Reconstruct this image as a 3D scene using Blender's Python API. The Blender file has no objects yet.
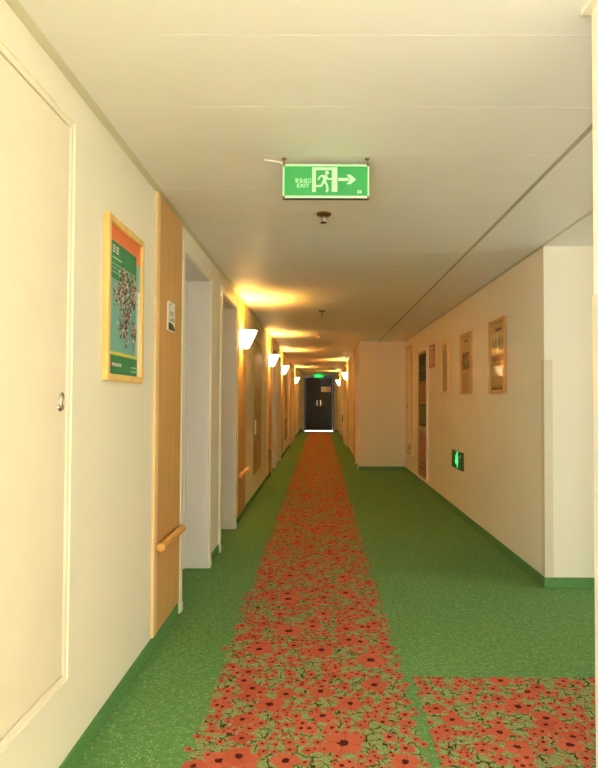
import bpy, math, random
import numpy as np
random.seed(7)
PI = math.pi
S = bpy.context.scene
COL = S.collection
XL, XR, XF, ZC = -0.8365, 1.5074, 0.70, 2.2994      # left wall, lobby wall, far right wall, ceiling
YC, YB, YE, YN, YBACK = 4.16, 11.02, 24.49, 1.615, -8.5   # lobby corner, far bump, end wall, near corner, back wall
XN = .7165
XS = 4.6                                              # end of the side corridor

# ------------------------------------------------------------------ materials
def srgb(r, g, b):
    f = lambda c: (c/12.92 if c <= .04045 else ((c+.055)/1.055)**2.4)
    return (f(r/255), f(g/255), f(b/255), 1)

class NT:
    def __init__(self, m):
        self.t = m.node_tree; self.n = self.t.nodes; self.l = self.t.links
    def node(self, kind, **kw):
        o = self.n.new(kind)
        for k, v in kw.items(): setattr(o, k, v)
        return o
    def put(self, sock, v):
        if isinstance(v, bpy.types.NodeSocket): self.l.new(v, sock)
        elif v is not None: sock.default_value = v
    def math(self, op, a, b=None, c=None):
        o = self.node('ShaderNodeMath', operation=op)
        for s, v in zip(o.inputs, (a, b, c)): self.put(s, v)
        return o.outputs[0]
    def vmath(self, op, a, b=None):
        o = self.node('ShaderNodeVectorMath', operation=op)
        for s, v in zip(o.inputs, (a, b)): self.put(s, v)
        return o.outputs['Value'] if op in ('LENGTH', 'DOT_PRODUCT') else o.outputs[0]
    def mix(self, f, a, b):
        o = self.node('ShaderNodeMix', data_type='RGBA')
        self.put(o.inputs[0], f); self.put(o.inputs[6], a); self.put(o.inputs[7], b)
        return o.outputs[2]
    def noise(self, vec, scale, detail=2, rough=.5):
        o = self.node('ShaderNodeTexNoise')
        self.put(o.inputs['Vector'], vec); o.inputs['Scale'].default_value = scale
        o.inputs['Detail'].default_value = detail; o.inputs['Roughness'].default_value = rough
        return o.outputs[0]
    def ramp(self, v, lo, hi):
        o = self.node('ShaderNodeMapRange', clamp=True)
        self.put(o.inputs[0], v); o.inputs[1].default_value = lo; o.inputs[2].default_value = hi
        return o.outputs[0]

def mat(name, col, rough=.6, metal=0, vary=.05, scale=6, bump=0, bscale=200, coat=0, emit=None, estr=0, spec=.5, stretch=None):
    m = bpy.data.materials.new(name); m.use_nodes = True
    t = NT(m); b = t.n['Principled BSDF']
    pos = t.node('ShaderNodeNewGeometry').outputs['Position']
    if stretch: pos = t.vmath('MULTIPLY', pos, stretch)
    n = t.noise(pos, scale, 4)
    c2 = tuple(max(0, x*(1-2*vary)) for x in col[:3]) + (1,)
    c1 = tuple(min(1, x*(1+vary)) for x in col[:3]) + (1,)
    t.put(b.inputs['Base Color'], t.mix(t.ramp(n, .3, .7), c2, c1))
    b.inputs['Roughness'].default_value = rough; b.inputs['Metallic'].default_value = metal
    b.inputs['Specular IOR Level'].default_value = spec
    if coat:
        b.inputs['Coat Weight'].default_value = coat; b.inputs['Coat Roughness'].default_value = .04
    if bump:
        bn = t.node('ShaderNodeBump'); bn.inputs['Strength'].default_value = bump; bn.inputs['Distance'].default_value = .002
        t.put(bn.inputs['Height'], t.noise(pos, bscale, 3)); t.put(b.inputs['Normal'], bn.outputs[0])
    if emit:
        b.inputs['Emission Color'].default_value = emit; b.inputs['Emission Strength'].default_value = estr
    return m

M = {}
M['wall'] = mat('cream_wallpaper', srgb(238, 231, 210), .75, vary=.012, scale=3, bump=.25, bscale=260, spec=.3, stretch=(1, 1, .25))
M['ceil'] = mat('white_ceiling_strip', srgb(240, 237, 232), .5, vary=.012, scale=2, spec=.4)
M['gap'] = mat('ceiling_gap', srgb(205, 198, 175), .7, vary=.03)
M['ctrim'] = mat('ceiling_edge_trim', srgb(220, 216, 192), .6, vary=.02)
M['ctrim2'] = mat('ceiling_joint', srgb(186, 178, 150), .6, vary=.02)
M['cream'] = mat('cream_paint', srgb(238, 229, 204), .45, vary=.012)
M['leaf'] = mat('beige_hatch_paint', srgb(236, 224, 200), .5, vary=.015)
M['white'] = mat('white_enamel', srgb(232, 228, 222), .4, vary=.012)
M['lining'] = mat('pale_door_lining', srgb(226, 220, 216), .45, vary=.012)
M['foot'] = mat('plinth_white', srgb(225, 232, 205), .4, vary=.02)
M['wood'] = mat('beech_veneer', srgb(214, 165, 98), .42, vary=.07, scale=9, stretch=(6, 6, .35))
M['woodlight'] = mat('pale_beech_edge', srgb(240, 205, 150), .45, vary=.04, scale=9, stretch=(4, 4, .4))
M['rail'] = mat('honey_wood_rail', srgb(222, 165, 85), .35, vary=.08, scale=12, stretch=(4, .6, 4))
M['pframe'] = mat('light_wood_frame', srgb(240, 200, 120), .35, vary=.06, scale=14, stretch=(2, 2, .5))
M['pframe2'] = mat('oak_frame', srgb(205, 155, 85), .35, vary=.07, scale=14, stretch=(2, 2, .5))
M['metal'] = mat('brushed_steel', srgb(190, 180, 165), .25, metal=1, vary=.05)
M['bronze'] = mat('aged_brass', srgb(150, 120, 75), .35, metal=1, vary=.1)
M['plastic'] = mat('white_plastic', srgb(238, 238, 225), .4, vary=.01)
M['dark'] = mat('dark_grey', srgb(70, 62, 50), .5, vary=.06)
M['signgreen'] = mat('exit_green', srgb(58, 172, 88), .35, vary=.03)
M['signpale'] = mat('exit_pale', srgb(205, 252, 205), .4, vary=.01)
M['glowgreen'] = mat('lit_green', srgb(20, 150, 60), .4, emit=srgb(10, 230, 80), estr=.07)
M['glowpale'] = mat('lit_pale_green', srgb(60, 200, 110), .4, emit=srgb(40, 255, 110), estr=.5)
M['signdark'] = mat('dark_green_case', srgb(20, 90, 50), .4, vary=.05)
M['skirt'] = mat('green_carpet_skirting', srgb(100, 146, 84), .95, vary=.12, scale=120, bump=.6, bscale=500, spec=.1)
M['dwood'] = mat('dark_stained_wood', srgb(42, 44, 29), .45, vary=.15, scale=5, stretch=(5, 5, .5))
M['dwood2'] = mat('darker_door_frame', srgb(40, 30, 20), .5, vary=.1, scale=5)
M['brownglass'] = mat('brown_cabinet_door', srgb(172, 138, 76), .38, vary=.1, scale=4)
M['olive'] = mat('olive_panel', srgb(168, 150, 92), .5, vary=.06)
M['closet'] = mat('closet_frame', srgb(206, 186, 142), .5, vary=.03)
M['redbrown'] = mat('red_brown_board', srgb(150, 92, 55), .4, vary=.12, scale=8)
M['pavement'] = mat('pale_paving', srgb(225, 222, 215), .8, vary=.05)
INK = {k: mat('ink_'+k, srgb(*v), .5, vary=.02, coat=.35) for k, v in dict(
    orange=(238, 120, 62), green=(48, 140, 88), teal=(122, 186, 178), yellow=(225, 214, 90), white=(236, 238, 230), pink=(214, 172, 160),
    brown=(110, 76, 60), red=(200, 60, 50), maroon=(96, 48, 46), pale=(168, 215, 190), cream=(232, 220, 180), tan=(196, 168, 112), dark=(70, 62, 48),
    bluegrey=(130, 142, 132), ochre=(190, 150, 70), olive=(150, 142, 84), forest=(48, 72, 38), leafgreen=(104, 128, 62), buff=(214, 196, 140), rust=(196, 112, 74)).items()}
M['shade'] = mat('frosted_glass_lit', srgb(255, 235, 195), .35, emit=(1, .80, .44, 1), estr=1.3)

def carpet(name, area=None):
    """green speckled carpet; area = (x0, x1, y0, y1) the field woven with poppies"""
    m = bpy.data.materials.new(name); m.use_nodes = True
    t = NT(m); b = t.n['Principled BSDF']
    pos = t.vmath('MULTIPLY', t.node('ShaderNodeNewGeometry').outputs['Position'], (1, 1, 0))
    n = t.ramp(t.noise(pos, 45, 4, .7), .3, .7)
    col = t.mix(n, srgb(96, 142, 78), srgb(128, 172, 106))
    v = t.node('ShaderNodeTexVoronoi', voronoi_dimensions='2D'); t.put(v.inputs['Vector'], pos); v.inputs['Scale'].default_value = 75
    sep = t.node('ShaderNodeSeparateColor'); t.put(sep.inputs[0], v.outputs['Color'])
    speck = t.math('MULTIPLY', t.math('LESS_THAN', v.outputs['Distance'], .27), t.math('GREATER_THAN', sep.outputs[0], .80))
    col = t.mix(t.math('MULTIPLY', speck, .75), col, srgb(178, 210, 150))
    if area:
        x0, x1, y0, y1 = area
        def inside(vec, pad, wob=None):
            s = t.node('ShaderNodeSeparateXYZ'); t.put(s.inputs[0], vec)
            x, y = s.outputs[0], s.outputs[1]
            if wob is not None: x = t.math('ADD', x, wob)
            r = t.math('MULTIPLY', t.math('GREATER_THAN', x, x0+pad), t.math('LESS_THAN', x, x1-pad))
            return t.math('MULTIPLY', r, t.math('MULTIPLY', t.math('GREATER_THAN', y, y0+pad), t.math('LESS_THAN', y, y1-pad)))
        wob = t.math('MULTIPLY', t.math('SUBTRACT', t.noise(pos, 14, 2), .5), .10)
        field = inside(pos, .025, wob)
        # ground of leaves and grasses between the blooms
        g = t.noise(pos, 110, 4, .75)
        ground = t.mix(t.ramp(g, .40, .60), srgb(108, 156, 86), srgb(166, 194, 130))
        ground = t.mix(t.ramp(t.noise(t.vmath('ADD', pos, (3.1, 7.7, 0)), 75, 3), .50, .58), ground, srgb(186, 120, 84))
        warp = t.node('ShaderNodeTexNoise'); t.put(warp.inputs['Vector'], pos); warp.inputs['Scale'].default_value = 16
        wv = t.vmath('ADD', pos, t.vmath('MULTIPLY', t.vmath('SUBTRACT', warp.outputs[1], (.5, .5, .5)), (.09, .09, 0)))
        for sc, w, off in ((11, .028, (0, 0, 0)), (19, .042, (1.7, .3, 0))):
            e = t.node('ShaderNodeTexVoronoi', voronoi_dimensions='2D', feature='DISTANCE_TO_EDGE')
            t.put(e.inputs['Vector'], t.vmath('ADD', wv, off)); e.inputs['Scale'].default_value = sc
            cut = t.math('GREATER_THAN', t.noise(t.vmath('ADD', pos, off), 22, 1), .46)
            ground = t.mix(t.math('MULTIPLY', t.math('LESS_THAN', e.outputs[0], w), cut), ground, srgb(66, 72, 36))
        col = t.mix(field, col, ground)
        def flowers(col, scale, R, thr, off, pad, tint):
            p = t.vmath('ADD', pos, off)
            v = t.node('ShaderNodeTexVoronoi', voronoi_dimensions='2D'); t.put(v.inputs['Vector'], p)
            v.inputs['Scale'].default_value = scale; v.inputs['Randomness'].default_value = .85
            sc = t.node('ShaderNodeSeparateColor'); t.put(sc.inputs[0], v.outputs['Color'])
            r1, r2, r3 = sc.outputs
            ctr = v.outputs['Position']
            loc = t.vmath('SUBTRACT', p, ctr)
            sx = t.node('ShaderNodeSeparateXYZ'); t.put(sx.inputs[0], loc)
            r = t.vmath('LENGTH', loc)
            a = t.math('ADD', t.math('ARCTAN2', sx.outputs[1], sx.outputs[0]), t.math('MULTIPLY', r1, 6.283))
            lobe = t.math('ABSOLUTE', t.math('COSINE', t.math('MULTIPLY', a, 2.0)))
            size = t.math('MULTIPLY', t.math('MULTIPLY_ADD', r2, .5, .75), R)
            size = t.math('MULTIPLY', size, t.math('ADD', 1, t.math('MULTIPLY', t.math('SUBTRACT', t.noise(p, 40, 1), .5), .5)))
            edge = t.math('MULTIPLY', size, t.math('MULTIPLY_ADD', t.math('POWER', lobe, .55), .36, .66))
            keep = t.math('MULTIPLY', t.math('GREATER_THAN', r3, thr), inside(t.vmath('SUBTRACT', ctr, off), pad))
            bloom = t.math('MULTIPLY', t.math('LESS_THAN', r, edge), keep)
            petal = t.mix(r2, srgb(*tint), srgb(216, 110, 80))
            petal = t.mix(t.math('MULTIPLY', t.math('LESS_THAN', lobe, .16), .35), petal, srgb(140, 48, 34))
            heart = t.math('LESS_THAN', r, t.math('MULTIPLY', size, t.math('MULTIPLY_ADD', t.noise(p, 90, 1), .34, .09)))
            petal = t.mix(heart, petal, srgb(96, 36, 28))
            return t.mix(bloom, col, petal)
        col = flowers(col, 26, .0185, .55, (4.3, 1.1, 0), .0, (198, 102, 76))
        col = flowers(col, 17, .028, .60, (.7, 9.2, 0), .025, (202, 98, 72))
        col = flowers(col, 9.5, .044, .68, (2.9, 5.5, 0), .035, (200, 90, 64))
        col = flowers(col, 5.6, .064, .78, (8.8, 3.4, 0), .055, (206, 96, 68))
    pile = t.vmath('MULTIPLY', col, (.83, .84, .86))
    t.put(b.inputs['Base Color'], pile)
    b.inputs['Roughness'].default_value = .95; b.inputs['Specular IOR Level'].default_value = .1
    bn = t.node('ShaderNodeBump'); bn.inputs['Strength'].default_value = .5; bn.inputs['Distance'].default_value = .003
    t.put(bn.inputs['Height'], t.noise(pos, 420, 2)); t.put(b.inputs['Normal'], bn.outputs[0])
    return m

# ------------------------------------------------------------------ mesh helpers
WORLD = {}
class MB:
    def __init__(self): self.v, self.f, self.m = [], [], []
    def add(self, vs, fs, m=0):
        k = len(self.v); self.v += [tuple(p) for p in vs]
        self.f += [tuple(i+k for i in f) for f in fs]; self.m += [m]*len(fs); return self
    def box(self, x0, x1, y0, y1, z0, z1, m=0):
        x0, x1 = sorted((x0, x1)); y0, y1 = sorted((y0, y1)); z0, z1 = sorted((z0, z1))
        v = [(x, y, z) for x in (x0, x1) for y in (y0, y1) for z in (z0, z1)]
        return self.add(v, [(0, 1, 3, 2), (4, 6, 7, 5), (0, 4, 5, 1), (2, 3, 7, 6), (0, 2, 6, 4), (1, 5, 7, 3)], m)
    def lathe(self, c, prof, n=24, axis='z', m=0):
        vs, fs = [], []
        for r, h in prof:
            for k in range(n):
                a = 2*PI*k/n
                p = (r*math.cos(a), r*math.sin(a), h)
                if axis == 'x': p = (p[2], p[0], p[1])
                if axis == 'y': p = (p[0], p[2], p[1])
                vs.append((c[0]+p[0], c[1]+p[1], c[2]+p[2]))
        for i in range(len(prof)-1):
            for k in range(n):
                fs.append((i*n+k, i*n+(k+1) % n, (i+1)*n+(k+1) % n, (i+1)*n+k))
        fs.append(tuple(range(n))[::-1]); fs.append(tuple(range((len(prof)-1)*n, len(prof)*n)))
        return self.add(vs, fs, m)
    def tube(self, pts, r, n=12, m=0):
        pts = [np.array(p, float) for p in pts]; vs, fs = [], []
        for i, p in enumerate(pts):
            d = pts[min(i+1, len(pts)-1)]-pts[max(i-1, 0)]; d /= np.linalg.norm(d)
            u = np.cross(d, (0, 0, 1) if abs(d[2]) < .9 else (1, 0, 0)); u /= np.linalg.norm(u); w = np.cross(d, u)
            for k in range(n):
                a = 2*PI*k/n; vs.append(tuple(p+r*(math.cos(a)*u+math.sin(a)*w)))
        for i in range(len(pts)-1):
            for k in range(n): fs.append((i*n+k, i*n+(k+1) % n, (i+1)*n+(k+1) % n, (i+1)*n+k))
        fs.append(tuple(range(n))[::-1]); fs.append(tuple(range((len(pts)-1)*n, len(pts)*n)))
        return self.add(vs, fs, m)
    def build(self, name, mats, parent=None, bevel=0, smooth=False):
        v = np.array(self.v)
        if parent is not None: off = WORLD[parent.name]
        else: off = np.array([(v[:, 0].min()+v[:, 0].max())/2, (v[:, 1].min()+v[:, 1].max())/2, v[:, 2].min()])
        me = bpy.data.meshes.new(name); me.from_pydata([tuple(p) for p in v-off], [], self.f)
        for q in (mats if isinstance(mats, (list, tuple)) else [mats]): me.materials.append(q)
        me.polygons.foreach_set('material_index', self.m)
        if smooth:
            me.polygons.foreach_set('use_smooth', [True]*len(self.f))
        me.update()
        o = bpy.data.objects.new(name, me); COL.objects.link(o)
        if parent is not None: o.parent = parent
        else: o.location = off
        WORLD[o.name] = np.array(off, float)
        if bevel:
            b = o.modifiers.new('bevel', 'BEVEL'); b.width = bevel; b.segments = 2; b.limit_method = 'ANGLE'; b.angle_limit = .7
        if smooth:
            o.modifiers.new('edge', 'EDGE_SPLIT').split_angle = .7
        return o

def box(name, m, x0, x1, y0, y1, z0, z1, parent=None, bevel=0): return MB().box(x0, x1, y0, y1, z0, z1).build(name, m, parent, bevel)
def tag(o, label, cat, group=None):
    o['label'] = label; o['category'] = cat
    if group: o['group'] = group
    return o
def thing(name, label, cat, loc, group=None):
    o = bpy.data.objects.new(name, None); COL.objects.link(o); o.location = loc; o.empty_display_size = .05
    WORLD[o.name] = np.array(loc, float); return tag(o, label, cat, group)
def struct(o, label=None):
    o['kind'] = 'structure'
    if label: o['label'] = label
    return o
def text_polys(s, size):
    """outline of a word as vertices (in metres, baseline left at 0,0) and faces"""
    cu = bpy.data.curves.new('t', 'FONT'); cu.body = s; cu.size = size; cu.resolution_u = 3; cu.offset = .018
    o = bpy.data.objects.new('t', cu); COL.objects.link(o); bpy.context.view_layer.update()
    e = o.evaluated_get(bpy.context.evaluated_depsgraph_get()); me = e.to_mesh()
    vs = [(v.co.x, v.co.y) for v in me.vertices]; fs = [tuple(p.vertices) for p in me.polygons]
    e.to_mesh_clear(); bpy.data.objects.remove(o); bpy.data.curves.remove(cu)
    return vs, fs

class Face:
    """a flat sheet on a wall: place(u, v, lift) turns sheet coordinates in metres into the place"""
    def __init__(self, o, right, normal): self.o, self.r, self.n = np.array(o, float), np.array(right, float), np.array(normal, float)
    def p(self, u, v, h): return tuple(self.o+self.r*u+np.array((0, 0, v))+self.n*h)
    def poly(self, mb, pts, h, m=0):
        return mb.add([self.p(u, v, h) for u, v in pts], [tuple(range(len(pts)))], m)
    def rect(self, mb, u0, v0, u1, v1, h, m=0): return self.poly(mb, [(u0, v0), (u1, v0), (u1, v1), (u0, v1)], h, m)
    def plate(self, mb, u0, v0, u1, v1, h0, h1, m=0):
        a, b = np.array(self.p(u0, v0, h0)), np.array(self.p(u1, v1, h1)); return mb.box(a[0], b[0], a[1], b[1], a[2], b[2], m)
    def disc(self, mb, u, v, ru, rv, h, m=0, n=12, ph=0): return self.poly(mb, [(u+ru*math.cos(ph+2*PI*k/n), v+rv*math.sin(ph+2*PI*k/n)) for k in range(n)], h, m)
    def stroke(self, mb, pts, w, h, m=0):
        for (a, b), (c, d) in zip(pts, pts[1:]):
            L = math.hypot(c-a, d-b) or 1; nx, ny = -(d-b)/L*w/2, (c-a)/L*w/2
            self.poly(mb, [(a+nx, b+ny), (a-nx, b-ny), (c-nx, d-ny), (c+nx, d+ny)], h, m)
    def text(self, mb, s, u0, v0, u1, v1, h, m=0):
        vs, fs = text_polys(s, 1); xs = [a for a, _ in vs]; ys = [b for _, b in vs]
        ax, ay = (u1-u0)/(max(xs)-min(xs)), (v1-v0)/(max(ys)-min(ys))
        mb.add([self.p(u0+(a-min(xs))*ax, v0+(b-min(ys))*ay, h) for a, b in vs], fs, m)
def on_left(y, z, x=XL): return Face((x, y, z), (0, 1, 0), (1, 0, 0))
def on_right(y, z, x=XR): return Face((x, y, z), (0, -1, 0), (-1, 0, 0))
def facing(x, y, z): return Face((x, y, z), (1, 0, 0), (0, -1, 0))

# ------------------------------------------------------------------ room shell
struct(box('floor', carpet('green_carpet'), -1.3, XS+.2, YBACK-.2, YE+.12, -.12, 0), 'green speckled carpet floor of the corridor')
DOORS_L = [(3.68, 4.60), (5.11, 5.98), (10.42, 11.30), (11.78, 12.66), (17.05, 17.93), (18.41, 19.29)]
DOORS_R = [(11.30, 12.12), (16.45, 17.33), (17.75, 18.63), (22.75, 23.60)]
ZD = 2.145
LW = (-2.7, -1.4, .35, 1.65)                           # window in the left wall behind the photographer
def wall_y(name, xa, xb, y0, y1, openings, back):
    """wall along Y from y0 to y1, face at xa, recesses down to xb, solid behind to back"""
    mb = MB(); y = y0
    for a, b in openings:
        mb.box(xa, xb, y, a, 0, ZC); mb.box(xa, xb, a, b, ZD, ZC); y = b
    mb.box(xa, xb, y, y1, 0, ZC); mb.box(xb, back, y0, y1, 0, ZC)
    return struct(mb.build(name, M['wall']))
wall_y('wall_left', XL, XL-.25, LW[1], YE, DOORS_L, XL-.4)
struct(MB().box(XL-.4, XL, YBACK, LW[0], 0, ZC).box(XL-.4, XL, LW[0], LW[1], 0, LW[2]).box(XL-.4, XL, LW[0], LW[1], LW[3], ZC).build('wall_left_rear', M['wall']))
mb = MB()
for y in (LW[0], (LW[0]+LW[1])/2-.025, LW[1]-.05): mb.box(XL-.16, XL-.1, y, y+.05, LW[2], LW[3])
for z in (LW[2], LW[3]-.05): mb.box(XL-.16, XL-.1, LW[0], LW[1], z, z+.05)
struct(mb.build('window_2', M['white']))
wall_y('wall_right', XF, XF+.25, YB+.15, YE, DOORS_R, XF+.4)
struct(MB().box(XF, XR+.15, YB, YB+.15, 0, ZC).build('wall_bump', M['wall']))
struct(MB().box(XR, XR+.2, YC, YB, 0, ZC).box(XR+.2, XS, YC, YC+.2, 0, ZC).build('wall_lobby', M['wall']))
struct(box('wall_side', M['wall'], XS, XS+.15, YN-.2, YC+.2, 0, ZC))
struct(MB().box(XN, .91, YBACK, YN, 0, ZC).box(.91, XS, YN-.2, YN, 0, ZC).build('wall_near', M['wall']))
DX0, DX1, DZ = -.672, .512, 2.215                      # opening of the far door
struct(MB().box(XL-.4, DX0, YE, YE+.15, 0, ZC).box(DX1, XF+.4, YE, YE+.15, 0, ZC).box(DX0, DX1, YE, YE+.15, DZ, ZC).build('wall_end', M['wall']))
# back wall with the window that lights the near end
WX0, WX1, WZ0, WZ1 = -.80, .66, .15, 1.85
struct(MB().box(XL-.4, WX0, YBACK-.15, YBACK, 0, ZC).box(WX1, .91, YBACK-.15, YBACK, 0, ZC).box(WX0, WX1, YBACK-.15, YBACK, 0, WZ0).box(WX0, WX1, YBACK-.15, YBACK, WZ1, ZC).build('wall_back', M['wall']))
mb = MB()
for x in (WX0, -.09, WX1-.05): mb.box(x, x+.05, YBACK-.1, YBACK-.04, WZ0, WZ1)
for z in (WZ0, WZ1-.05): mb.box(WX0, WX1, YBACK-.1, YBACK-.04, z, z+.05)
struct(mb.build('window_1', M['white']))

# ceiling: white strips laid across the corridor, 43 cm apart, cut by a long gap over the lobby
mb = MB(); P = .434; y = 2.611-P*26
YS = []
while y < YE+.1: YS.append(y); y += P
GX0, GX1 = 1.022, 1.048
def strips(x0, x1, ya, yb):
    for y in YS:
        a, b = max(y+.001, ya), min(y+P-.001, yb)
        if b-a < .02: continue
        mb.box(x0, x1, a, b, ZC, ZC+.012)
strips(XL+.034, GX0, YBACK, YE)
strips(GX1, XR-.028, YBACK, YB)
strips(XR+.0, XS, YBACK, YC)
c = mb.build('ceiling', M['ceil'], bevel=.0008); struct(c, 'white strip ceiling of the corridor')
struct(box('ceiling_slab', M['gap'], XL-.4, XS+.2, YBACK-.2, YE+.2, ZC+.022, ZC+.14))
struct(MB().box(XL, XL+.033, YBACK, YE, ZC+.001, ZC+.02).build('trim_1', M['ctrim']))
struct(MB().box(XR-.026, XR-.002, YN, YB, ZC+.004, ZC+.02).build('trim_2', M['ctrim']))
struct(MB().box(GX0, GX1, YBACK, YB, ZC+.003, ZC+.02).build('trim_4', M['ctrim2']))
struct(MB().box(.694, .93, YBACK, YN+.017, ZC-.014, ZC-.0005).build('trim_3', M['cream'], bevel=.002))

# carpet skirting
H, T = .07, .008
mb = MB(); y = YBACK
for a, b in DOORS_L: mb.box(XL, XL+T, y, a-.055, 0, H); y = b+.05
mb.box(XL, XL+T, y, YE, 0, H); struct(mb.build('baseboard_left', M['skirt'], bevel=.003))
mb = MB(); y = YB
for a, b in DOORS_R: mb.box(XF, XF-T, y, a-.055, 0, H); y = b+.05
mb.box(XF, XF-T, y, YE, 0, H); mb.box(XF-T, XR-T, YB-T, YB, 0, H); struct(mb.build('baseboard_right', M['skirt'], bevel=.003))
struct(MB().box(XR-T, XR, YC, YB-T, 0, H).box(XR-T, XS, YC-T, YC, 0, H).build('baseboard_lobby', M['skirt'], bevel=.003))
struct(MB().box(XN-T, XN, YBACK, YN, 0, H).box(XN-T, XS, YN, YN+T, 0, H).build('baseboard_near', M['skirt'], bevel=.003))
struct(MB().box(XL, DX0-.05, YE-T, YE, 0, H).box(DX1+.05, XF, YE-T, YE, 0, H).build('baseboard_end', M['skirt'], bevel=.003))

# poppy carpet laid into the green
FLAT = {k: mat('flat_'+k, srgb(*v), .6, vary=.12, scale=10, spec=.15) for k, v in dict(forest=(62, 60, 30), leafgreen=(104, 116, 56), ochre=(176, 136, 74), olive=(122, 98, 52), dusty=(176, 128, 100)).items()}
o = box('carpet_runner', carpet('poppy_runner', (-.475, .385, -8.0, 24.2)), -.55, .395, -8.2, 24.3, 0, .0025)
tag(o, 'long red poppy patterned carpet runner down the middle of the green corridor floor', 'carpet')
o = box('carpet_runner', carpet('poppy_branch', (.40, 4.45, 1.90, 2.85)), .415, 4.5, 1.85, 2.815, 0, .0025)
tag(o, 'short red poppy patterned carpet branching off to the right beside the long runner', 'carpet')

# ------------------------------------------------------------------ room doors in their recesses
def room_door(idx, x, s, a, b):
    """s = +1 when the wall faces +X"""
    leaf = struct(box(f'door_{idx}', M['white'], x-s*.20, x-s*.245, a+.03, b-.03, .008, ZD-.03, bevel=.002))
    f = MB()
    for y0, y1 in ((a-.052, a+.003), (b-.003, b+.052)): f.box(x+s*.018, x-s*.0, y0, y1, .05, ZD+.055)
    f.box(x+s*.018, x, a+.003, b-.003, ZD-.003, ZD+.055)
    f.build('door_casing', M['cream'], leaf, bevel=.003)
    f = MB()
    for y0, y1 in ((a, a+.012), (b-.012, b)): f.box(x+s*.004, x-s*.17, y0, y1, 0, ZD)
    f.box(x+s*.004, x-s*.17, a+.012, b-.012, ZD-.012, ZD)
    for y0, y1 in ((a, a+.035), (b-.035, b)): f.box(x-s*.165, x-s*.249, y0, y1, 0, ZD)
    f.box(x-s*.165, x-s*.249, a+.035, b-.035, ZD-.035, ZD)
    f.build('door_lining', M['lining'], leaf, bevel=.002)
    for y0, y1 in ((a-.056, a+.005), (b-.005, b+.056)):
        MB().box(x+s*.022, x-s*.0, y0, y1, 0, .052).build('plinth', M['foot'], leaf, bevel=.003)
    h = MB().box(x-s*.20, x-s*.193, a+.07, a+.11, .93, 1.13)
    h.tube([(x-s*.195, a+.09, 1.05), (x-s*.155, a+.09, 1.05), (x-s*.15, a+.1, 1.05), (x-s*.15, a+.21, 1.05)], .009)
    h.build('door_handle', M['metal'], leaf)
k = 1
for a, b in DOORS_L: room_door(k, XL, 1, a, b); k += 1
for a, b in DOORS_R: room_door(k, XF, -1, a, b); k += 1

# ------------------------------------------------------------------ service hatch at the near left
o = thing('service_hatch', 'tall beige service hatch door in a cream frame at the near left', 'hatch', (XL, 1.62, .33))
f = MB(); a, b, z0, z1 = 1.18, 2.03, .33, 2.175
for y0, y1 in ((a, a+.034), (b-.034, b)): f.box(XL, XL+.014, y0, y1, z0, z1)
for q0, q1 in ((z0, z0+.034), (z1-.034, z1)): f.box(XL, XL+.014, a+.034, b-.034, q0, q1)
f.box(XL, XL+.020, b-.014, b-.004, z0+.004, z1-.004).box(XL, XL+.020, a+.004, b-.014, z0+.004, z0+.014).box(XL, XL+.020, a+.004, b-.014, z1-.014, z1-.004)
f.build('frame', M['cream'], o, bevel=.002)
box('door', M['leaf'], XL, XL+.010, a+.038, b-.038, z0+.038, z1-.038, o, bevel=.0015)
hd = MB()
ring = [(XL+.018, 1.945+.013*math.sin(2*PI*i/20), 1.243+.026*math.cos(2*PI*i/20)) for i in range(21)]
hd.tube(ring, .0032, 10).lathe((XL+.010, 1.945, 1.224), [(.014, 0), (.013, .004), (.007, .008), (.006, .012)], 20, 'x')
h = hd.build('ring_handle', M['metal'], o, smooth=True); h['label'] = 'small steel ring pull'

# ------------------------------------------------------------------ wood panels, rails, sconces
def panel(x, s, a, b, label, group):
    o = thing('wood_panel', label, 'wall panel', (x, (a+b)/2, H), group)
    box('veneer', M['wood'], x, x+s*.012, a+.055, b, H+.003, ZC-.004, o, bevel=.001)
    t = box('edge_strip', M['woodlight'], x, x+s*.015, a, a+.055, H+.003, ZC-.004, o, bevel=.002); t['label'] = 'paler edge strip'
    return o
def rail(x, s, a, b, z, label):
    o = thing('bumper_rail', label, 'rail', (x+s*.012, (a+b)/2, z-.03), 'wooden bumper rails low on the wood panels')
    xc = x+s*.037
    MB().tube([(xc, a, z), (xc, a+.01, z), (xc, b-.01, z), (xc, b, z)], .021, 16).build('bar', M['rail'], o, smooth=True)
    for y in (a+.08, b-.08): MB().tube([(x+s*.012, y, z), (xc-s*.015, y, z)], .010, 10).build('bracket', M['bronze'], o, smooth=True)
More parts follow.
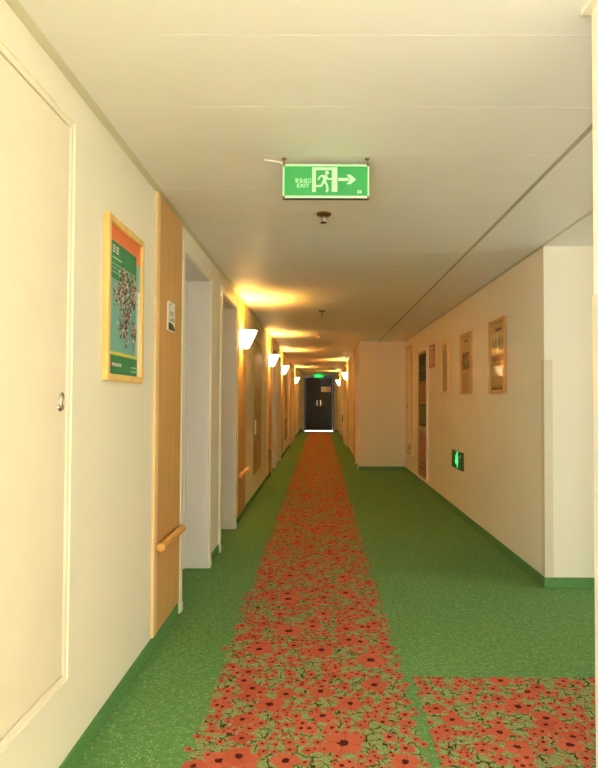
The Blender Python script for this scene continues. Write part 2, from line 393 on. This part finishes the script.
def sconce(x, s, y, label, power):
    x = x+s*.012
    o = thing('wall_sconce', label, 'lamp', (x, y, 1.78), 'lit wedge shaped wall sconces along the corridor')
    box('backplate', M['white'], x, x+s*.012, y-.07, y+.07, 1.79, 1.955, o, bevel=.004)
    n = 22; rings = []
    for z, hw, pr in ((1.965, .095, .160), (1.90, .086, .132), (1.84, .078, .104), (1.785, .070, .076)):
        ring = []
        for i in range(n+1):
            t = PI*i/n; cx, sx = math.cos(t), math.sin(t)
            e = .62
            ring.append((math.copysign(abs(cx)**e, cx)*hw, abs(sx)**e*pr, z))
        rings.append(ring)
    mb = MB(); th = .006; V = []
    for side in (0, 1):
        for ring in rings:
            for u, w, z in ring:
                k = 1-side*th/.1
                V.append((x+s*(.001+max(w*k, 0)), y+u*k, z))
    F = []; R = n+1; q = len(rings)*R
    for i in range(len(rings)-1):
        for j in range(n):
            F.append((i*R+j, i*R+j+1, (i+1)*R+j+1, (i+1)*R+j)); F.append((q+i*R+j, q+(i+1)*R+j, q+(i+1)*R+j+1, q+i*R+j+1))
    for i in (0, len(rings)-1):
        for j in range(n): F.append((i*R+j, q+i*R+j, q+i*R+j+1, i*R+j+1))
    mb.add(V, F).build('lamp_shade', M['shade'], o, smooth=True)
    L = bpy.data.lights.new('sconce_bulb', 'POINT'); L.energy = power; L.color = (1, .57, .11); L.shadow_soft_size = .03
    lo = bpy.data.objects.new('sconce_bulb', L); COL.objects.link(lo); lo.parent = o
    lo.location = (s*.075, 0, .125)
BULB = 6.3
PG = 'beech wood panels along the corridor walls'
panel(XL, 1, 3.06, 3.622, 'tall beech wood panel with a small white room sign, before the first doorway', PG)
panel(XL, 1, 6.11, 6.78, 'narrow beech wood panel behind the nearest wall sconce', PG)
panel(XL, 1, 9.62, 10.36, 'beech wood panel behind the second sconce from the camera on the left', PG)
panel(XL, 1, 12.72, 13.42, 'beech wood panel behind the third sconce on the left wall', PG)
panel(XL, 1, 16.25, 16.98, 'left wall beech panel without a sconce, between the third and fourth sconces', PG)
panel(XL, 1, 19.36, 20.05, 'beech wood panel behind the furthest sconce on the left wall', PG)
panel(XF, -1, 12.2, 13.0, 'right wall beech panel without a sconce, just past the first right doorway', PG)
panel(XF, -1, 15.65, 16.38, 'beech wood panel behind the nearer sconce of the right wall', PG)
panel(XF, -1, 21.75, 22.60, 'beech wood panel behind the further sconce of the right wall, near the dark doors', PG)
rail(XL, 1, 3.10, 3.575, .508, 'honey wood bumper rail across the nearest left panel below the room sign')
rail(XL, 1, 6.14, 6.80, .49, 'honey wood bumper rail below the nearest wall sconce')
rail(XL, 1, 9.70, 10.34, .49, 'honey wood bumper rail below the second left sconce')
sconce(XL, 1, 6.36, 'lit glass wall sconce on the left, nearest to the camera', BULB)
sconce(XL, 1, 9.78, 'lit glass wall sconce, second along the left wall', BULB)
sconce(XL, 1, 12.92, 'lit glass wall sconce, third along the left wall', BULB)
sconce(XL, 1, 19.5, 'lit glass wall sconce, furthest along the left wall', BULB)
sconce(XF, -1, 16.0, 'lit glass wall sconce on the right wall, the nearer one', BULB)
sconce(XF, -1, 22.1, 'lit glass wall sconce on the right wall, closest to the dark far doors', BULB)

# small room sign on the first panel
o = thing('room_sign', 'small white room sign with a green foot on the nearest wood panel', 'sign', (XL+.012, 3.35, 1.62))
S1 = on_left(3.275, 1.622, XL+.012)
mb = MB(); S1.plate(mb, 0, 0, .15, .158, 0, .008); mb.build('plate', M['plastic'], o, bevel=.002)
mb = MB(); S1.poly(mb, [(.004, .004), (.146, .004), (.146, .018), (.10, .038), (.05, .044), (.004, .040)], .0086); q = mb.build('green_band', INK['forest'], o); q['label'] = 'dark green wave at the foot of the sign'
mb = MB()
for i, (u0, u1, v) in enumerate(((.02, .06, .138), (.03, .12, .098), (.03, .10, .084), (.06, .13, .066), (.02, .13, .054))): S1.rect(mb, u0, v, u1, v+.006, .0087)
mb.build('lettering', INK['bluegrey'], o)

# ------------------------------------------------------------------ framed pictures
def frame_on(face, w, h, fw, dep, m, parent, name='frame'):
    mb = MB()
    face.plate(mb, 0, 0, fw, h, 0, dep); face.plate(mb, w-fw, 0, w, h, 0, dep)
    face.plate(mb, fw, 0, w-fw, fw, 0, dep); face.plate(mb, fw, h-fw, w-fw, h, 0, dep)
    mb.build(name, m, parent, bevel=.003)
o = thing('framed_poster', 'framed poster of a blossoming branch with orange top, on the near left wall', 'poster', (XL, 2.6, 1.32))
w, h = .475, .65; F = on_left(2.340, 1.322)
frame_on(F, w, h, .028, .024, M['pframe'], o)
mb = MB(); F.plate(mb, .02, .02, w-.02, h-.02, .002, .010, 0)
I = [INK[k] for k in ('teal', 'orange', 'green', 'yellow', 'white', 'pink', 'brown', 'red', 'pale', 'maroon')]
F.rect(mb, .028, .53, w-.028, h-.028, .0104, 1); F.rect(mb, .02+.015, .115, .075-.02, .12, .0104, 0)
F.rect(mb, .045, .41, w-.085, .56, .0108, 2); F.rect(mb, w-.085, .10, w-.028, .41, .0104, 8)
F.rect(mb, .028, .028, w-.06, .105, .0104, 2); F.rect(mb, .028, .105, w-.06, .118, .0108, 3)
F.rect(mb, w-.06, .028, w-.028, .41, .0107, 4)
# heading marks and text lines
for u, v, hh in ((.075, .515, .032), (.118, .515, .032)):
    for dv in (0, .011, .022): F.rect(mb, u, v+dv, u+.034, v+dv+.005, .0112, 4)
    F.rect(mb, u+.015, v-.002, u+.020, v+.032, .0112, 4)
F.rect(mb, .075, .490, .19, .498, .0112, 8)
for v, u1 in ((.466, .33), (.450, .38), (.434, .25)):
    u = .075
    while u < u1: F.rect(mb, u, v, u+.012, v+.006, .0112, 8); u += .018
# branch with blossom
rnd = random.Random(4)
def branch(u, v, a, L, wd, lev):
    pts = [(u, v)]
    for i in range(3):
        a += rnd.uniform(-.22, .22); u += math.cos(a)*L/3; v += math.sin(a)*L/3; pts.append((u, v))
        for q in range(6):
            r = rnd.uniform(.003, .010); du, dv = rnd.gauss(0, .018), rnd.gauss(0, .018)
            if .05 < u+du < w-.09 and .125 < v+dv < .475: F.disc(mb, u+du, v+dv, r, r*rnd.uniform(.6, 1), .0116+rnd.random()*.0008, rnd.choice((4, 5, 5, 5, 6, 6, 6, 9, 9, 8)), 7, rnd.random())
    F.stroke(mb, pts, wd, .0114, 6)
    if lev:
        for s in (-1, 1):
            branch(u, v, a+s*rnd.uniform(.25, .7), L*.72, wd*.6, lev-1)
branch(.255, .13, 1.55, .12, .014, 3); branch(.262, .22, 2.1, .1, .009, 2); branch(.26, .25, 1.0, .11, .009, 2); branch(.25, .18, 2.2, .06, .006, 1)
branch(.35, .14, 1.2, .05, .006, 2)
F.disc(mb, .078, .068, .014, .010, .0112, 7); F.disc(mb, .095, .068, .008, .008, .0114, 4)
for i in range(5): F.rect(mb, .112+i*.018, .060, .124+i*.018, .074, .0112, 4)
for v in (.045, .062): F.rect(mb, .33, v, .43, v+.006, .0112, 8)
mb.build('print', I, o)

def notice(label, yfar, ynear, z0, z1, draw, frame='pframe2', fw=.03):
    o = thing('framed_notice', label, 'picture', (XR, (yfar+ynear)/2, z0), 'framed notices in a row on the lobby wall')
    yfar, ynear, z0, z1 = yfar*.983, ynear*.983, 1.25+(z0-1.25)*.983, 1.25+(z1-1.25)*.983
    w, h = yfar-ynear, z1-z0; F = on_right(yfar, z0)
    frame_on(F, w, h, fw, .026, M[frame], o)
    mb = MB(); F.plate(mb, .02, .02, w-.02, h-.02, .002, .010, 0)
    draw(F, mb, w, h); mb.build('print', [INK[k] for k in ('tan', 'dark', 'bluegrey', 'brown', 'ochre', 'olive', 'buff', 'rust', 'tan')], o)
rn = random.Random(2)
def lines(F, mb, u0, u1, v0, v1, step, m, hh=.0112):
    v = v1
    while v > v0:
        u = u0
        while u < u1-.01:
            d = rn.uniform(.012, .05); F.rect(mb, u, v, min(u+d, u1), v+step*.4, hh, m); u += d+.008
        v -= step
def pic_a(F, mb, w, h):
    F.rect(mb, .03, .03, w-.03, .26, .0104, 5); F.rect(mb, .17, h-.10, w-.12, h-.078, .0108, 1)
    F.rect(mb, .05, h-.29, w-.05, h-.12, .0104, 6); F.rect(mb, .05, .27, w-.05, h-.31, .0104, 3)
    for i in range(9):
        u = .075+i*.041; t = rn.uniform(.10, .15)
        F.poly(mb, [(u, h-.28), (u+.028, h-.28), (u+.024, h-.28+t*.8), (u+.004, h-.28+t*.8)], .0108, rn.choice((1, 2, 3, 1)))
        F.disc(mb, u+.014, h-.28+t*.9, .009, .011, .0110, 2)
    lines(F, mb, .07, w-.07, .06, .235, .02, 8); F.rect(mb, .03, .03, w-.03, .05, .0108, 1)
def pic_b(F, mb, w, h):
    F.rect(mb, .03, .03, w-.03, .23, .0104, 4); F.rect(mb, .16, h-.095, w-.16, h-.075, .0108, 1)
    F.rect(mb, .05, .25, w-.05, h-.2, .0104, 3)
    for i in range(26):
        F.disc(mb, rn.uniform(.09, w-.09), rn.uniform(.28, h-.24), rn.uniform(.012, .03), rn.uniform(.012, .03), .0106+i*.00003, rn.choice((1, 4, 5, 7)), 8)
    lines(F, mb, .07, w-.07, h-.18, h-.125, .02, 5); lines(F, mb, .07, w-.07, .06, .2, .02, 5)
def pic_c(F, mb, w, h):
    F.rect(mb, .15, h-.085, w-.15, h-.066, .0108, 4); F.rect(mb, .05, .05, w-.05, h-.1, .0104, 5)
    lines(F, mb, .07, w-.07, .32, h-.13, .024, 4); lines(F, mb, .07, w-.07, .07, .27, .024, 8)
notice('framed notice with a row of figures and a green text block, nearest the corner', 5.545, 5.08, 1.315, 1.955, pic_a)
notice('framed brown notice between the figure picture and the pale text notice', 6.69, 6.23, 1.32, 1.96, pic_b)
notice('pale framed notice of small text lines, next to the small red notice', 7.74, 7.34, 1.325, 1.975, pic_c, 'pframe')
o = thing('red_notice', 'small red paper notice high on the lobby wall beside the cabinet', 'notice', (XR, 8.34, 1.69))
F = on_right(8.55, 1.692); mb = MB(); F.plate(mb, 0, 0, .41, .315, 0, .008); mb.build('board', INK['rust'], o, bevel=.002)
mb = MB(); F.rect(mb, .10, .25, .31, .28, .0086); lines(F, mb, .06, .35, .05, .21, .03, 0, .0086); mb.build('lettering', INK['cream'], o)

# tall cabinet on the lobby wall
o = thing('hose_cabinet', 'tall wall cabinet with green glazed upper door and brown lower door in the lobby', 'cabinet', (XR, 8.98, .13))
F = on_right(9.36, .13); w, h = .75, 1.835
mb = MB(); fw = .03
F.plate(mb, 0, 0, fw, h, 0, .03); F.plate(mb, fw, h-fw, w-fw, h, 0, .03); F.plate(mb, fw, 0, w-fw, fw, 0, .03); F.plate(mb, fw, .68, w-fw, .74, 0, .03); F.plate(mb, fw, fw, w-fw, h-fw, 0, .004)
mb.build('frame', M['olive'], o, bevel=.002)
mb = MB(); F.plate(mb, w-.028, 0, w, h+.02, 0, .034); q = mb.build('edge_post', M['cream'], o, bevel=.002); q['label'] = 'pale vertical post'
mb = MB(); F.plate(mb, .035, .745, w-.032, h-.035, .004, .018, 0)
F.rect(mb, .06, 1.42, w-.055, h-.06, .0185, 0); F.rect(mb, .06, 1.06, w-.055, 1.40, .0185, 2); F.rect(mb, .06, .78, w-.055, 1.04, .0185, 1)
for i in range(14): F.stroke(mb, [(rn.uniform(.1, .62), .79), (rn.uniform(.1, .62), 1.02)], .014, .019, 1 if i % 2 else 3)
lines(F, mb, .1, w-.13, 1.1, 1.36, .05, 3, .019); lines(F, mb, .1, w-.13, 1.5, 1.6, .05, 1, .019)
mb.build('upper_door', [FLAT[k] for k in ('forest', 'leafgreen', 'ochre', 'olive')], o)
mb = MB(); F.plate(mb, .035, .035, w-.032, .675, .004, .020, 0)
F.plate(mb, .12, .30, w-.15, .60, .020, .024, 1)
for v in (.12, .20): F.plate(mb, .10, v, w-.13, v+.02, .020, .026, 2)
q = mb.build('lower_door', [M['redbrown'], FLAT['dusty'], M['dwood']], o, bevel=.001); q['label'] = 'red-brown lower door'
# slim closet door further in
o = thing('closet_door', 'slim beige closet door with a small grille at the far end of the lobby wall', 'door', (XR, 10.42, .34))
F = on_right(10.72, .34); mb = MB(); w, h = .57, 1.83
F.plate(mb, 0, 0, .05, h, 0, .02); F.plate(mb, w-.05, 0, w, h, 0, .02); F.plate(mb, .05, h-.05, w-.05, h, 0, .02); F.plate(mb, .05, 0, w-.05, .05, 0, .02)
mb.build('frame', M['closet'], o, bevel=.002)
mb = MB(); F.plate(mb, .053, .053, w-.053, h-.053, 0, .012); mb.build('leaf', M['leaf'], o, bevel=.001)
mb = MB()
for i in range(5): F.plate(mb, .14, .075+i*.018, w-.14, .085+i*.018, .012, .018)
mb.build('grille', M['bronze'], o); mb = MB(); F.plate(mb, .08, .78, .11, .86, .012, .03); mb.build('handle', M['metal'], o, bevel=.003)

# brown cabinet door on the left between the first and second sconces
def wall_cabinet(face, x, y, label):
    o = thing('wall_cabinet', label, 'cabinet', (x, y, .32)); F = face; w, h = .92, 1.68
    frame_on(F, w, h, .03, .012, M['olive'], o)
    mb = MB(); F.plate(mb, .032, .032, w-.032, h-.032, .0, .016); mb.build('door', M['brownglass'], o, bevel=.002)
    mb = MB(); F.plate(mb, .05, .50, .075, .68, .016, .034); mb.build('handle', M['plastic'], o, bevel=.004)
    mb = MB(); F.plate(mb, .45, 1.02, .56, 1.06, .016, .022); mb.build('latch', M['bronze'], o, bevel=.002)
wall_cabinet(on_left(7.60, .32), XL, 8.06, 'glossy brown flush cabinet door on the left wall past the nearest sconce')
wall_cabinet(on_left(14.2, .32), XL, 14.66, 'glossy brown flush cabinet door on the left wall past the third sconce')

# ------------------------------------------------------------------ exit signs
def man(F, mb, k, u, v, h, m=0):
    """running figure and doorway; coordinates in photo-like units scaled by k from (u, v)"""
    P = lambda a, b: (u+a*k, v+b*k)
    F.disc(mb, *P(14.8, 19.6), 2.0*k, 2.0*k, h, m, 14)
    F.poly(mb, [P(9.2, 17.4), (P(14.8, 17.2)), P(15.2, 15.0), P(13.6, 9.6), P(10.2, 9.2), P(11.0, 13.4)], h, m)
    F.stroke(mb, [P(11.4, 16.6), P(8.4, 16.2), P(5.8, 12.4)], 1.7*k, h+.0001, m)
    F.stroke(mb, [P(13.6, 16.2), P(16.2, 12.9), P(19.4, 13.6)], 1.6*k, h+.0001, m)
    F.stroke(mb, [P(11.4, 10.6), P(9.0, 6.2), P(3.8, 6.0)], 2.1*k, h+.0002, m)
    F.stroke(mb, [P(12.6, 10.6), P(15.0, 6.6), P(15.4, 1.0), P(13.6, .6)], 2.1*k, h+.0002, m)
def doorway(F, mb, k, u, v, h, m=0):
    R = lambda a, b, c, d: F.rect(mb, u+a*k, v+b*k, u+c*k, v+d*k, h, m)
    R(0, 0, 3.7, 25); R(3.7, 22.1, 19.6, 25); R(19.6, .4, 25.2, 25)
o = thing('exit_sign', 'green hanging exit sign with running figure and arrow below the near ceiling', 'exit sign', (.018, 2.65, 2.124))
k = .00432; W, Hh = .3745, .147; x0, z0 = -.169, 2.124
F = facing(x0, 2.645, z0)
mb = MB(); F.plate(mb, .004, .004, W-.004, Hh-.004, -.012, 0); mb.build('panel', M['signgreen'], o)
mb = MB(); F.plate(mb, 0, Hh-.008, W, Hh, -.014, .004); F.plate(mb, 0, 0, W, .010, -.014, .004); F.plate(mb, 0, .010, .0065, Hh-.008, -.014, .004); F.plate(mb, W-.0065, .010, W, Hh-.008, -.014, .004)
mb.build('frame', M['signpale'], o, bevel=.001)
for u in (-.002, W-.011):
    for v in (-.003, Hh-.009):
        mb = MB(); F.plate(mb, u, v, u+.013, v+.012, -.016, .006); mb.build('corner_clip', M['bronze'], o, bevel=.002)
mb = MB(); F.plate(mb, .002, -.004, W-.002, 0, -.014, .002); mb.build('bottom_shadow', M['dark'], o)  # dark strip painted in as the shadow line along the sign's lower edge
mb = MB(); D0 = (312.1-282.5)*k, (200-193.8)*k
doorway(F, mb, k, D0[0], D0[1], .0006); man(F, mb, k, D0[0], D0[1], .0008); mb.build('pictogram', M['signpale'], o)
mb = MB(); au, av = (338.4-282.5)*k, (200-181.0)*k
F.rect(mb, au, av-1.6*k, au+10*k, av+1.6*k, .0006)
F.poly(mb, [(au+17.6*k, av), (au+12*k, av+4.9*k), (au+8*k, av+4.6*k), (au+11*k, av+1.4*k), (au+11*k, av-1.4*k), (au+8*k, av-4.6*k), (au+12*k, av-4.9*k)], .0007)
mb.build('arrow', M['signpale'], o)
mb = MB(); F.text(mb, '安全出口', (295-282.5)*k, (200-184.6)*k, (311-282.5)*k, (200-179.7)*k, .0006); F.text(mb, 'EXIT', (296.8-282.5)*k, (200-189.2)*k, (309.4-282.5)*k, (200-185.4)*k, .0006)
mb.build('lettering', M['signpale'], o)
mb = MB()
for i in (0, 1):
    for j in (0, 1): F.rect(mb, (357.5+i*2.3-282.5)*k, (200-195+j*1.7)*k, (359.4+i*2.3-282.5)*k, (200-193.7+j*1.7)*k, .0006)
mb.build('maker_mark', M['signpale'], o)
for u in (.006, W-.008):
    mb = MB(); mb.tube([(x0+u, 2.65, z0+Hh), (x0+u, 2.65, ZC)], .0028, 8).lathe((x0+u, 2.65, ZC-.006), [(.008, 0), (.010, .003), (.010, .006)], 14)
    mb.build('hanger', M['bronze'], o, smooth=True)
mb = MB(); mb.tube([(x0+.004, 2.652, z0+Hh-.004), (x0-.01, 2.654, z0+Hh+.012), (x0-.045, 2.657, ZC-.008), (x0-.075, 2.66, ZC-.003), (x0-.082, 2.661, ZC)], .0045, 10)
tag(mb.build('sign_cable', M['plastic'], smooth=True), 'short white cable running from the ceiling to the hanging exit sign', 'cable')

def low_sign(x, ya, yb, z0, z1, label):
    o = thing('low_exit_sign', label, 'exit sign', (x, (ya+yb)/2, z0)); F = on_right(ya, z0, x); w, h = ya-yb, z1-z0
    mb = MB(); F.plate(mb, 0, 0, w, h, 0, .022); mb.build('case', M['signdark'], o, bevel=.004)
    mb = MB(); k = h*.72/22
    man(F, mb, k*1.28, w*.5-14*k, h*.08, .0232); F.disc(mb, w*.5, h*.42, w*.13, h*.15, .0230)
    mb.build('lit_figure', M['glowpale'], o)
    mb = MB(); F.rect(mb, w*.80, h*.68, w*.90, h*.82, .0228); mb.build('mark', INK['white'], o)
low_sign(XR, 7.0, 6.50, .505, .70, 'small glowing green exit sign low on the lobby wall below the framed notices')
low_sign(XF, 19.85, 19.45, .58, .77, 'tiny glowing green exit sign low on the far right corridor wall')

# ------------------------------------------------------------------ sprinklers
def sprinkler(x, y, label, r=.042):
    o = thing('sprinkler', label, 'sprinkler', (x, y, ZC-.056), 'ceiling sprinklers in a line')
    MB().lathe((x, y, ZC), [(.016, -.016), (r*.8, -.014), (r, -.007), (r, 0)], 28).build('rose', M['bronze'], o, smooth=True)
    mb = MB().lathe((x, y, ZC), [(.007, -.045), (.012, -.034), (.011, -.014)], 16)
    for s in (-1, 1): mb.tube([(x+s*.010, y, ZC-.03), (x+s*.013, y, ZC-.038), (x, y, ZC-.050)], .0028, 8)
    mb.build('body', M['metal'], o, smooth=True)
    MB().lathe((x-.002, y, ZC), [(.006, -.056), (.019, -.053), (.019, -.050), (.005, -.048)], 20).build('deflector', M['bronze'], o, smooth=True)
sprinkler(.013, 3.44, 'brass ceiling sprinkler just behind the hanging exit sign')
sprinkler(.009, 7.2, 'small ceiling sprinkler, second along the corridor')
sprinkler(-.03, 9.9, 'tiny ceiling sprinkler, third along the corridor')

# ------------------------------------------------------------------ corner guards
def guard(x, y, s, label):
    """s: the guarded faces look along -X and s*Y"""
    mb = MB(); w, t, z1 = .055, .003, 1.528
    v = [(x-t, y+s*t), (x+w, y+s*t), (x+w, y), (x, y), (x, y-s*w), (x-t, y-s*w)]
    n = 6; mb.add([(a, b, H) for a, b in v]+[(a, b, z1) for a, b in v], [tuple(range(n)), tuple(range(n, 2*n))]+[(i, (i+1) % n, (i+1) % n+n, i+n) for i in range(n)])
    tag(mb.build('corner_guard', M['wall2'], bevel=.0012), label, 'corner guard')
M['wall2'] = mat('cream_guard', srgb(220, 210, 184), .5, vary=.01)
guard(XR, YC, -1, 'cream corner guard strip on the lobby wall corner')
guard(XN, YN, 1, 'white corner guard on the wall corner at the right edge')

# ------------------------------------------------------------------ far end doors
dr = struct(box('door_20', M['dwood'], DX0+.045, (DX0+DX1)/2-.003, YE+.03, YE+.075, .042, DZ-.05, bevel=.003), 'dark double doors at the end of the corridor')
mid = (DX0+DX1)/2
box('door_astragal', M['dwood2'], mid-.03, mid+.03, YE+.018, YE+.03, .042, DZ-.05, dr, bevel=.003)
box('door_leaf', M['dwood'], mid+.003, DX1-.045, YE+.03, YE+.075, .042, DZ-.05, dr, bevel=.003)
f = MB(); f.box(DX0, DX0+.042, YE-.012, YE+.13, 0, DZ).box(DX1-.042, DX1, YE-.012, YE+.13, 0, DZ).box(DX0+.042, DX1-.042, YE-.012, YE+.13, DZ-.045, DZ)
f.build('door_frame', M['dwood2'], dr, bevel=.003)
for xx in (mid-.09, mid+.045):
    h = MB().box(xx, xx+.045, YE+.022, YE+.03, 1.02, 1.24).tube([(xx+.022, YE+.025, 1.10), (xx+.022, YE-.03, 1.10), (xx+.022+(-.10 if xx < mid else .10), YE-.03, 1.10)], .010)
    h.build('door_handle', M['metal'], dr)
for xa, xb in ((DX0+.13, mid-.13), (mid+.13, DX1-.13)):
    f = MB()
    for z0_, z1_ in ((.25, .95), (1.32, 2.0)):
        f.box(xa, xb, YE+.022, YE+.03, z0_, z0_+.03).box(xa, xb, YE+.022, YE+.03, z1_-.03, z1_).box(xa, xa+.03, YE+.022, YE+.03, z0_, z1_).box(xb-.03, xb, YE+.022, YE+.03, z0_, z1_)
    f.build('door_moulding', M['dwood'], dr, bevel=.004)
o = thing('door_notice', 'white and pink notice stuck high on the dark far door', 'notice', (.205, YE, 1.57))
F = facing(.01, YE+.022, 1.575)
mb = MB(); F.plate(mb, 0, 0, .385, .20, 0, .005); mb.build('sheet', M['plastic'], o)
mb = MB(); F.rect(mb, .20, .02, .37, .18, .0056); mb.build('pink_half', INK['pink'], o)
mb = MB(); lines(F, mb, .03, .17, .04, .15, .03, 0, .006); mb.build('lettering', INK['bluegrey'], o)
o = thing('lit_exit_sign', 'glowing green exit sign on the wall above the dark far doors', 'exit sign', (-.09, YE, 2.12))
F = facing(-.275, YE-.012, 2.13)
mb = MB(); F.plate(mb, 0, 0, .37, .15, 0, .03); mb.build('case', M['glowgreen'], o, bevel=.004)
mb = MB(); doorway(F, mb, .0042, .13, .02, .031); man(F, mb, .0042, .13, .02, .0312); F.rect(mb, .28, .06, .34, .08, .031); F.rect(mb, .03, .05, .11, .09, .031); mb.build('lit_figure', M['glowpale'], o)
struct(box('ground_outside', M['pavement'], -3, 3, YE+.15, YE+8, -.15, -.005))

# ------------------------------------------------------------------ light
def area(name, loc, rot, sx, sy, energy, color=(1, 1, 1)):
    L = bpy.data.lights.new(name, 'AREA'); L.shape = 'RECTANGLE'; L.size = sx; L.size_y = sy; L.energy = energy; L.color = color
    o = bpy.data.objects.new(name, L); COL.objects.link(o); o.location = loc; o.rotation_euler = rot
    return o
area('window_daylight', ((WX0+WX1)/2, YBACK-.03, (WZ0+WZ1)/2), (PI/2, 0, PI), WX1-WX0-.1, WZ1-WZ0-.1, 5600, (.84, .91, 1))
area('left_daylight', (XL-.08, (LW[0]+LW[1])/2, (LW[2]+LW[3])/2), (PI/2, 0, -PI/2), LW[1]-LW[0]-.1, LW[3]-LW[2]-.1, 50, (.84, .92, 1))
area('side_fill', (XS-.03, 2.9, 1.35), (PI/2, 0, PI/2), 2.0, 1.6, 6, (1, .98, .93))  # added fill lamp before the closed side wall, which has no window
area('outdoor_daylight', (0, YE+2.2, 2.6), (0, 0, 0), 4, 3.5, 110, (1, 1, 1))
wd = bpy.data.worlds.new('world'); S.world = wd; wd.use_nodes = True
wd.node_tree.nodes['Background'].inputs[0].default_value = (.8, .85, 1, 1); wd.node_tree.nodes['Background'].inputs[1].default_value = .3

# ------------------------------------------------------------------ camera
from mathutils import Matrix, Vector
f_, pi_, ya, ro, sx = 615.6, .026, .0043, .0039, 19.3
R = Vector((math.cos(ya), math.sin(ya), 0)); Fw = Vector((-math.sin(ya)*math.cos(pi_), math.cos(ya)*math.cos(pi_), math.sin(pi_))); U = R.cross(Fw)
R2 = R*math.cos(ro)+U*math.sin(ro); U2 = U*math.cos(ro)-R*math.sin(ro)
cam = bpy.data.cameras.new('camera'); cam.sensor_fit = 'VERTICAL'; cam.sensor_height = 36; cam.lens = f_/768*36; cam.shift_x = -sx/768
cam.clip_start = .02; cam.clip_end = 100
co = bpy.data.objects.new('camera', cam); COL.objects.link(co)
mt = Matrix.Identity(4)
for i in range(3): mt[i][0], mt[i][1], mt[i][2] = R2[i], U2[i], -Fw[i]
mt[0][3], mt[1][3], mt[2][3] = 0, 0, 1.25
co.matrix_world = mt
S.camera = co
S.view_settings.view_transform = 'Standard'; S.view_settings.look = 'None'; S.view_settings.gamma = 1
S.view_settings.exposure = 2.8
S.cycles.max_bounces = 10; S.cycles.diffuse_bounces = 7; S.cycles.sample_clamp_indirect = 6
S.cycles.use_denoising = True
